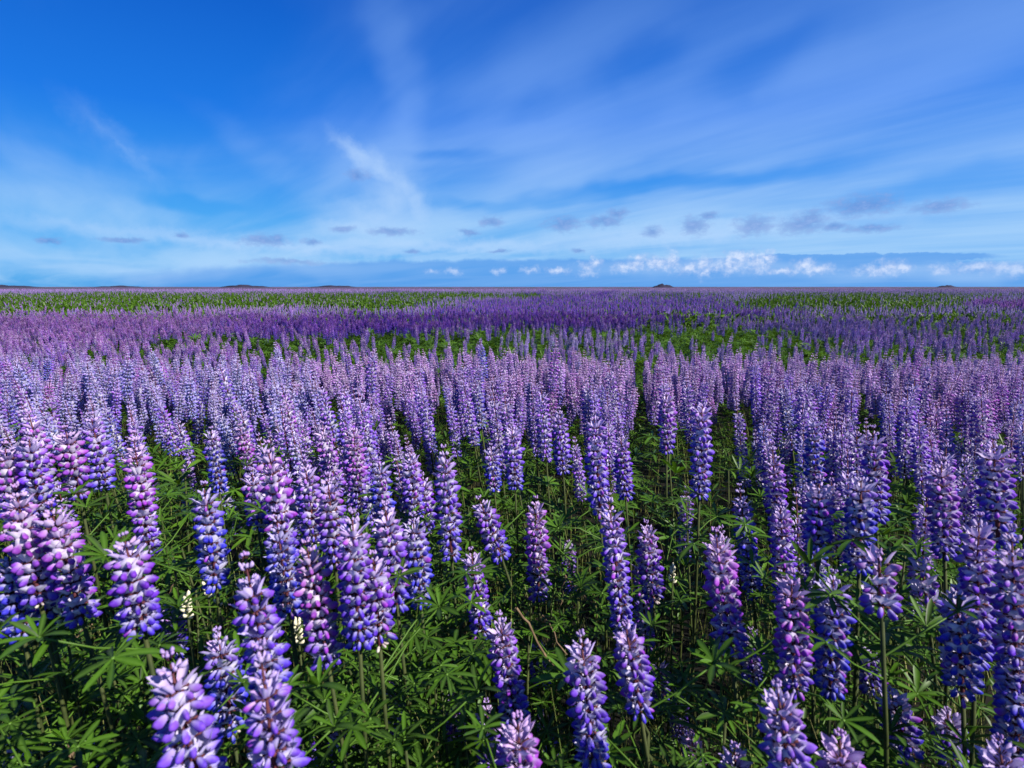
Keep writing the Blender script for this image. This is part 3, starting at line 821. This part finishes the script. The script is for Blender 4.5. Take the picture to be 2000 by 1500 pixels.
ORD = ['first', 'second', 'third', 'fourth', 'fifth', 'sixth', 'seventh', 'eighth', 'ninth', 'tenth', 'eleventh', 'twelfth', 'thirteenth', 'fourteenth', 'fifteenth',
       'sixteenth', 'seventeenth', 'eighteenth', 'nineteenth', 'twentieth'] + ['twenty-' + q for q in ('first', 'second', 'third', 'fourth', 'fifth', 'sixth', 'seventh', 'eighth', 'ninth')] + ['thirtieth'] + ['thirty-' + q for q in ('first', 'second', 'third', 'fourth', 'fifth', 'sixth', 'seventh', 'eighth', 'ninth')]
WORD = {'pinkband': 'rosy lilac', 'pale': 'pale blue', 'lilac': 'pale lilac', 'pink': 'pink lilac', 'violet': 'violet', 'blue': 'deep blue'}
buckets = {}
for p in PTS[:NIND]:
    lm = min(LANDMARK, key=lambda q: abs(q[0] - p[4]))
    p += [lm[2]]; buckets.setdefault((p[3], lm[2]), []).append(p)
for b in buckets.values():
    b.sort(key=lambda p: p[4])
    for i, p in enumerate(b): p.append('only' if len(b) == 1 else (ORD[i] if i < len(ORD) else 'rightmost'))
for (xx, yy, h, typ, px, py, lean, lm, od) in PTS[:NIND]:
    lab = f'{WORD[typ]} lupin around {lm}' if od == 'only' else f'{od} {WORD[typ]} lupin from the left around {lm}'
    root = empty('lupin', (xx, yy, gz(yy)), (rng.uniform(-.07, .07), lean + rng.gauss(0, .04), 0)); tag(root, lab, 'lupin', 'lupins in the dense rows behind the foreground')
    i = rng.randrange(6); L = SPIKE_L[i]; sc_ = rng.uniform(.9, 1.1); hb = h - L * sc_
    sme, k = stem_mesh(hb); link('stem', sme, root, Matrix.Diagonal((1, 1, hb / k, 1)))
    o = link('flower_spike', SPK0[i], root, Matrix.Translation((0, 0, hb)) @ Matrix.Rotation(rng.random() * 6.3, 4, 'Z') @ Matrix.Scale(sc_, 4)); o.color = (*jit(TYPES[typ], rng), 1)
    for q in range(5):
        link('palmate_leaf', rng.choice(LEAF_VAR), root, Matrix.Translation((0, 0, hb * rng.uniform(.5, .98))) @ Matrix.Rotation(rng.random() * 6.3, 4, 'Z') @ Matrix.Scale(rng.uniform(.8, 1.1), 4))

# ---- sources for the field (instanced by geometry nodes)
src_spk = bpy.data.collections.new('lupin_sources'); src_leaf = bpy.data.collections.new('foliage_sources')
def src(col_, name, me): o = bpy.data.objects.new(name, me); col_.objects.link(o)
nsp = 0
for i in range(5): src(src_spk, f'a{i:02d}', spike_mesh(SPIKE_L[i], 1.0, random.Random(60 + i), 1, [M_INST, M_RACHIS])); nsp += 1
for i in range(4): src(src_spk, f'b{i:02d}', spike_mesh(SPIKE_L[i], 1.0, random.Random(80 + i), 2, [M_INST, M_RACHIS])); nsp += 1
def far_spike(L, rng):
    mb = MB(); n = 7
    for i in range(n):
        hf = (i + .5) / n; r = .026 * (1.0 - .6 * sstep(.5, 1, hf)); z = L * hf
        v = []; a0 = rng.random() * 6
        for k in range(5):
            a = a0 + k * 2 * math.pi / 5; v.append((math.cos(a) * r, math.sin(a) * r, z + rng.uniform(-.004, .004)))
        v.append((0, 0, z + L / n * .75)); v.append((0, 0, z - L / n * .55))
        f = [(k, (k + 1) % 5, 5) for k in range(5)] + [((k + 1) % 5, k, 6) for k in range(5)]
        mb.add(v, f, [(.55, hf, rng.random())] * 5 + [(.15, hf, .3), (0, hf, .0)])
    return mb.mesh('far_spike', [M_INST], smooth=False)
for i in range(3): src(src_spk, f'c{i:02d}', far_spike(.26, random.Random(i))); nsp += 1
def clump(rng, lod, n, rad, H, s):
    mb = MB()
    for k in range(n):
        a = rng.random() * 6.3; r = rad * math.sqrt(rng.random())
        M = Matrix.Translation((math.cos(a) * r, math.sin(a) * r, H * rng.uniform(.45, 1.0))) @ Matrix.Rotation(rng.random() * 6.3, 4, 'Z') @ Matrix.Rotation(rng.uniform(-.5, .5), 4, 'X')
        add_leaf(mb, rng, M, lod, s * rng.uniform(.8, 1.1), .06)
    return mb.mesh('leaf_clump', [M_LEAF])
for i in range(4): src(src_leaf, f'a{i:02d}', clump(random.Random(i), 1, 14, .13, .60, 1.0))
for i in range(3): src(src_leaf, f'b{i:02d}', clump(random.Random(i + 9), 2, 26, .28, .60, 1.5))
def far_clump(rng):
    mb = MB()
    for k in range(60):
        a = rng.random() * 6.3; r = .6 * math.sqrt(rng.random()); z = rng.uniform(.30, .80)
        M = Matrix.Translation((math.cos(a) * r, math.sin(a) * r, z)) @ Euler((rng.uniform(-1.2, 1.2), rng.uniform(-1.2, 1.2), rng.random() * 6)).to_matrix().to_4x4()
        q = rng.uniform(.04, .10)
        mb.add([(-q, 0, 0), (0, -q * .35, .01), (q, 0, -.01), (0, q * .35, .01)], [(0, 1, 2, 3)], (.2, rng.random(), rng.random()), 0, M)
    return mb.mesh('leaf_clump', [M_LEAF], smooth=False)
for i in range(3): src(src_leaf, f'c{i:02d}', far_clump(random.Random(i + 30)))

def field(name, coll, pts):              # pts rows: x y z rx ry rz scale idx r g b paleness
    A = np.array(pts, 'f'); n = len(A)
    me = bpy.data.meshes.new(name); me.vertices.add(n); me.vertices.foreach_set('co', A[:, :3].ravel())
    a = me.attributes.new('rot', 'FLOAT_VECTOR', 'POINT'); a.data.foreach_set('vector', A[:, 3:6].ravel())
    a = me.attributes.new('scl', 'FLOAT', 'POINT'); a.data.foreach_set('value', A[:, 6])
    a = me.attributes.new('idx', 'INT', 'POINT'); a.data.foreach_set('value', A[:, 7].astype('i'))
    a = me.attributes.new('tint', 'FLOAT_COLOR', 'POINT'); a.data.foreach_set('color', A[:, 8:12].ravel())
    o = link(name, me)
    g = bpy.data.node_groups.new(name, 'GeometryNodeTree')
    g.interface.new_socket('Geometry', in_out='INPUT', socket_type='NodeSocketGeometry'); g.interface.new_socket('Geometry', in_out='OUTPUT', socket_type='NodeSocketGeometry')
    gi = g.nodes.new('NodeGroupInput'); go = g.nodes.new('NodeGroupOutput'); ip = g.nodes.new('GeometryNodeInstanceOnPoints'); ci = g.nodes.new('GeometryNodeCollectionInfo')
    ci.inputs['Collection'].default_value = coll; ci.inputs['Separate Children'].default_value = True; ci.inputs['Reset Children'].default_value = True
    def na(nm, t): q = g.nodes.new('GeometryNodeInputNamedAttribute'); q.data_type = t; q.inputs['Name'].default_value = nm; return q.outputs[0]
    e2r = g.nodes.new('FunctionNodeEulerToRotation')
    L = g.links.new
    L(gi.outputs[0], ip.inputs['Points']); L(ci.outputs[0], ip.inputs['Instance']); ip.inputs['Pick Instance'].default_value = True
    L(na('idx', 'INT'), ip.inputs['Instance Index']); L(na('rot', 'FLOAT_VECTOR'), e2r.inputs[0]); L(e2r.outputs[0], ip.inputs['Rotation']); L(na('scl', 'FLOAT'), ip.inputs['Scale'])
    L(ip.outputs[0], go.inputs[0])
    md = o.modifiers.new('scatter', 'NODES'); md.node_group = g
    return o

spk, lvs = [], []
for (xx, yy, h, typ, px, py, lean) in PTS[NIND:]:
    i = rng.randrange(5); s = rng.uniform(.9, 1.1); hb = h - SPIKE_L[i] * s
    spk.append((xx + lean * hb, yy, gz(yy) + hb, rng.uniform(-.07, .07), lean + rng.gauss(0, .04), rng.random() * 6.3, s, i, *jit(TYPES[typ], rng), .85))
# foliage under the near patch
def ell(px, py, cx, cy, rx, ry): return 1 - math.sqrt(((px - cx) / rx) ** 2 + ((py - cy) / ry) ** 2)
y = .45
while y < 5.2:
    hw = y * .98 + .25; x = -hw
    while x < hw:
        xx, yy = x + rng.uniform(-.06, .06), y + rng.uniform(-.06, .06)
        x += .17
        s = rng.uniform(.50, 1.0) * (.76 if yy < 1.2 else .92)
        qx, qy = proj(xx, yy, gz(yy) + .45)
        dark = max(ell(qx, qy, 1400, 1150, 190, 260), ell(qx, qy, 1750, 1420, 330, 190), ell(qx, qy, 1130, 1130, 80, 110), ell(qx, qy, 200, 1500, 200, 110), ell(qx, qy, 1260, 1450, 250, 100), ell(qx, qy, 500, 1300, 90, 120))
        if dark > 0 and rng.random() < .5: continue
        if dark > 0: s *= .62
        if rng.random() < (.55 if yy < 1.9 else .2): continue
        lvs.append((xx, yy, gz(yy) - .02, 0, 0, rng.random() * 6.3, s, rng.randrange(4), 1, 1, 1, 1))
    y += .17

def patch(px, py, xx, yy):
    global pale
    pale = .8               # (flower density 0..1, colour) of the field beyond the near patch
    n = .25 * n2(xx, yy, .55, 5) + .40 * n2(px / 55, py / 7, 1.0, 2) + .4 * n2(px / 15, py / 3.0, 1.0, 4)
    den, T = .36, lerp(TYPES['lilac'], TYPES['violet'], .7)
    if px < 700: T = lerp(TYPES['lilac'], TYPES['pink'], .5)
    if px > 1350: T = lerp(TYPES['pale'], TYPES['violet'], .55)
    if px < 650 and py > 600: den = .48
    if px > 1350: den = .34
    if py < 571: den, T = .85, lerp(TYPES['lilac'], (.35, .22, .45), .5)
    for (cx, cy, rx, ry, d, c) in [
        (1080, 608, 330, 36, .95, 'deep'), (1350, 600, 300, 22, .7, 'deep'), (610, 636, 240, 25, .9, 'violet'), (800, 630, 230, 22, .8, 'deep'),
        (1110, 668, 190, 20, .85, 'pale'), (1960, 594, 90, 9, 1.0, 'magenta'), (1600, 645, 330, 22, .62, 'blue'), (1780, 668, 260, 18, .8, 'lilac'),
        (140, 640, 330, 44, .8, 'pink')]:
        e = ell(px, py, cx, cy, rx, ry) + n
        if e > 0: k = min(1, e * 4); den += (d - den) * k; T = lerp(T, TYPES[c], k * .85); pale += ({'deep': .15, 'violet': .35, 'magenta': .1, 'pale': 1.0}.get(c, .7) - pale) * k
    for (cx, cy, rx, ry, d) in [(300, 588, 560, 16, .15), (820, 579, 260, 8, .12), (730, 596, 170, 12, .15), (1400, 655, 190, 28, .08), (820, 668, 230, 20, .12), (1030, 648, 150, 10, .12), (1640, 592, 260, 17, .14), (1850, 640, 160, 14, .14), (450, 668, 220, 12, .15), (150, 612, 260, 7, .25), (250, 690, 160, 9, .3), (1330, 575, 120, 7, .3),
                             (1500, 625, 120, 8, .35), (1950, 640, 120, 14, .3), (1260, 690, 60, 10, .3), (560, 700, 40, 8, .2), (100, 600, 220, 10, .2), (1760, 620, 140, 9, .3)]:
        e = ell(px, py, cx, cy, rx, ry) + n * .8
        if e > -.1 and py > 571: den += (d - den) * min(1, (e + .1) * 2.2)
    if py > 655 and px > 500: den *= .5
    return den, T
y = 5.1
while y < 140:
    st = .16 if y < 16 else (.16 + (y - 16) * .012)
    stx = .13 if y < 16 else (.13 + (y - 16) * .009)
    hw = y * .95 + .5; x = -hw
    while x < hw:
        xx = x + rng.uniform(-.5, .5) * stx; yy = y + rng.uniform(-.5, .5) * st
        x += stx
        h = .80 + rng.gauss(0, .07)
        px, py = proj(xx, yy, gz(yy) + h - .12)
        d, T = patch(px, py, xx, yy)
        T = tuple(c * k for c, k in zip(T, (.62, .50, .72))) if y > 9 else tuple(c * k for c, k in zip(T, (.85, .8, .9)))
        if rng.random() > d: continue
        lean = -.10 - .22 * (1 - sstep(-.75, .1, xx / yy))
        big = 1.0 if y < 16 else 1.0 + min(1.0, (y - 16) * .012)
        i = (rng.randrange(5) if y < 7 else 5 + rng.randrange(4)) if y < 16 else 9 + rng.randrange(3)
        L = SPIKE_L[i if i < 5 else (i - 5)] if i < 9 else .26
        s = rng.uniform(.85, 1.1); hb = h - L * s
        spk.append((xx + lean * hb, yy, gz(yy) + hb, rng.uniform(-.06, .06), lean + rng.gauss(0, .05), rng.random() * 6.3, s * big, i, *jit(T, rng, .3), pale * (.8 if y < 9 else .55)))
    y += st
y = 5.1
while y < 140:
    st = .34 if y < 14 else .34 + (y - 14) * .02
    hw = y * .97 + .6; x = -hw
    while x < hw:
        xx = x + rng.uniform(-.4, .4) * st; yy = y + rng.uniform(-.4, .4) * st; x += st
        i = 4 + rng.randrange(3) if y < 14 else 7 + rng.randrange(3)
        px, py = proj(xx, yy, gz(yy) + .6); d, T = patch(px, py, xx, yy)
        s = rng.uniform(.82, 1.0) * (1.12 if d < .3 else .95)
        lvs.append((xx, yy, gz(yy), 0, 0, rng.random() * 6.3, s, i, 1, 1, 1, 1))
    y += st
print('field', len(spk), len(lvs))
src_grass = bpy.data.collections.new('grass_sources')
M_GRASS = plain('grass_blade', [(.3, (.06, .10, .015)), (.5, (.12, .14, .03)), (.75, (.30, .24, .11))], 14, .6)
for i in range(5):
    q = random.Random(i + 50); mb = MB()
    for k in range(9):
        a = q.random() * 6.3; H = q.uniform(.35, .72); b = q.uniform(.03, .22); o_ = Vector((q.uniform(-.04, .04), q.uniform(-.04, .04), 0)); dv = Vector((math.cos(a), math.sin(a), 0)); sd_ = Vector((-math.sin(a), math.cos(a), 0))
        v = []; f = []
        for j in range(6):
            u = j / 5; c_ = o_ + dv * b * u ** 2.2 + Vector((0, 0, H * (u - .12 * u * u))); w_ = .0016 * (1 - u * .9)
            v += [tuple(c_ - sd_ * w_), tuple(c_ + sd_ * w_)]
            if j: f.append((2 * j - 2, 2 * j - 1, 2 * j + 1, 2 * j))
        mb.add(v, f, (0, 0, 0))
    src(src_grass, f'g{i}', mb.mesh('grass_tuft', [M_GRASS]))
grs = []
for k in range(900):
    yy = .5 + 5.5 * rng.random() ** 1.4; xx = rng.uniform(-1, 1) * (yy * .95 + .2)
    grs.append((xx, yy, gz(yy), 0, 0, rng.random() * 6.3, rng.uniform(.6, 1.15), rng.randrange(5), 1, 1, 1, 1))
o = field('meadow_grass', src_grass, grs); tag(o, 'thin green and straw coloured grass blades between the lupin stems', 'grass', kind='stuff')
o = field('lupin_field', src_spk, spk); tag(o, 'countless violet, lilac and blue lupins filling the field back to the horizon', 'lupin field', kind='stuff')
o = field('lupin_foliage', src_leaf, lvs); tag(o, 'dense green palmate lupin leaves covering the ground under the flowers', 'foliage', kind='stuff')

# ---------------------------------------------------------------- far canopy, too distant to tell plants apart
def canopy_material():
    m = bpy.data.materials.new('far_canopy'); m.use_nodes = True
    t = NT(m.node_tree); p = t.n['Principled BSDF']
    geo = t.new('ShaderNodeTexCoord').outputs['Object']
    st = t.vm('MULTIPLY', geo, (1.0, .35, 1.0))
    a = t.noise(st, .05, 4.0, .6); b = t.noise(geo, 1.6, 3.0, .7)
    c = t.ramp(a, [(.38, (.045, .08, .025)), (.47, (.095, .075, .14)), (.62, (.15, .10, .21))])
    c = t.mix(t.smooth(b, .35, .7, 0, .6), c, (.05, .05, .07, 1))
    t.put(p.inputs['Base Color'], c); p.inputs['Roughness'].default_value = .95; p.inputs['Specular IOR Level'].default_value = 0.0
    bp = t.new('ShaderNodeBump'); bp.inputs['Strength'].default_value = 1.0; bp.inputs['Distance'].default_value = .3
    t.put(bp.inputs['Height'], b); t.l.new(bp.outputs[0], p.inputs['Normal'])
    return m
v, f = [], []; rows = []; y = 105.0
while y < 6500: rows.append(y); y *= 1.035
NX = 140; rr = random.Random(4)
for y in rows:
    for k in range(NX + 1):
        amp = min(.12, .0012 * y)
        v.append(((k / NX * 2 - 1) * y * 1.35, y, .52 + rr.uniform(-1, 1) * amp - (.35 if y < 107 else 0)))
for i in range(len(rows) - 1):
    for k in range(NX): a = i * (NX + 1) + k; f.append((a, a + 1, a + NX + 2, a + NX + 1))
me = bpy.data.meshes.new('distant_lupin_canopy'); me.from_pydata(v, [], f); me.materials.append(canopy_material())
tag(link('distant_lupin_canopy', me), 'muted purple band of distant lupins merging below the horizon', 'lupin field', kind='stuff')
print('objects', len(bpy.data.objects))
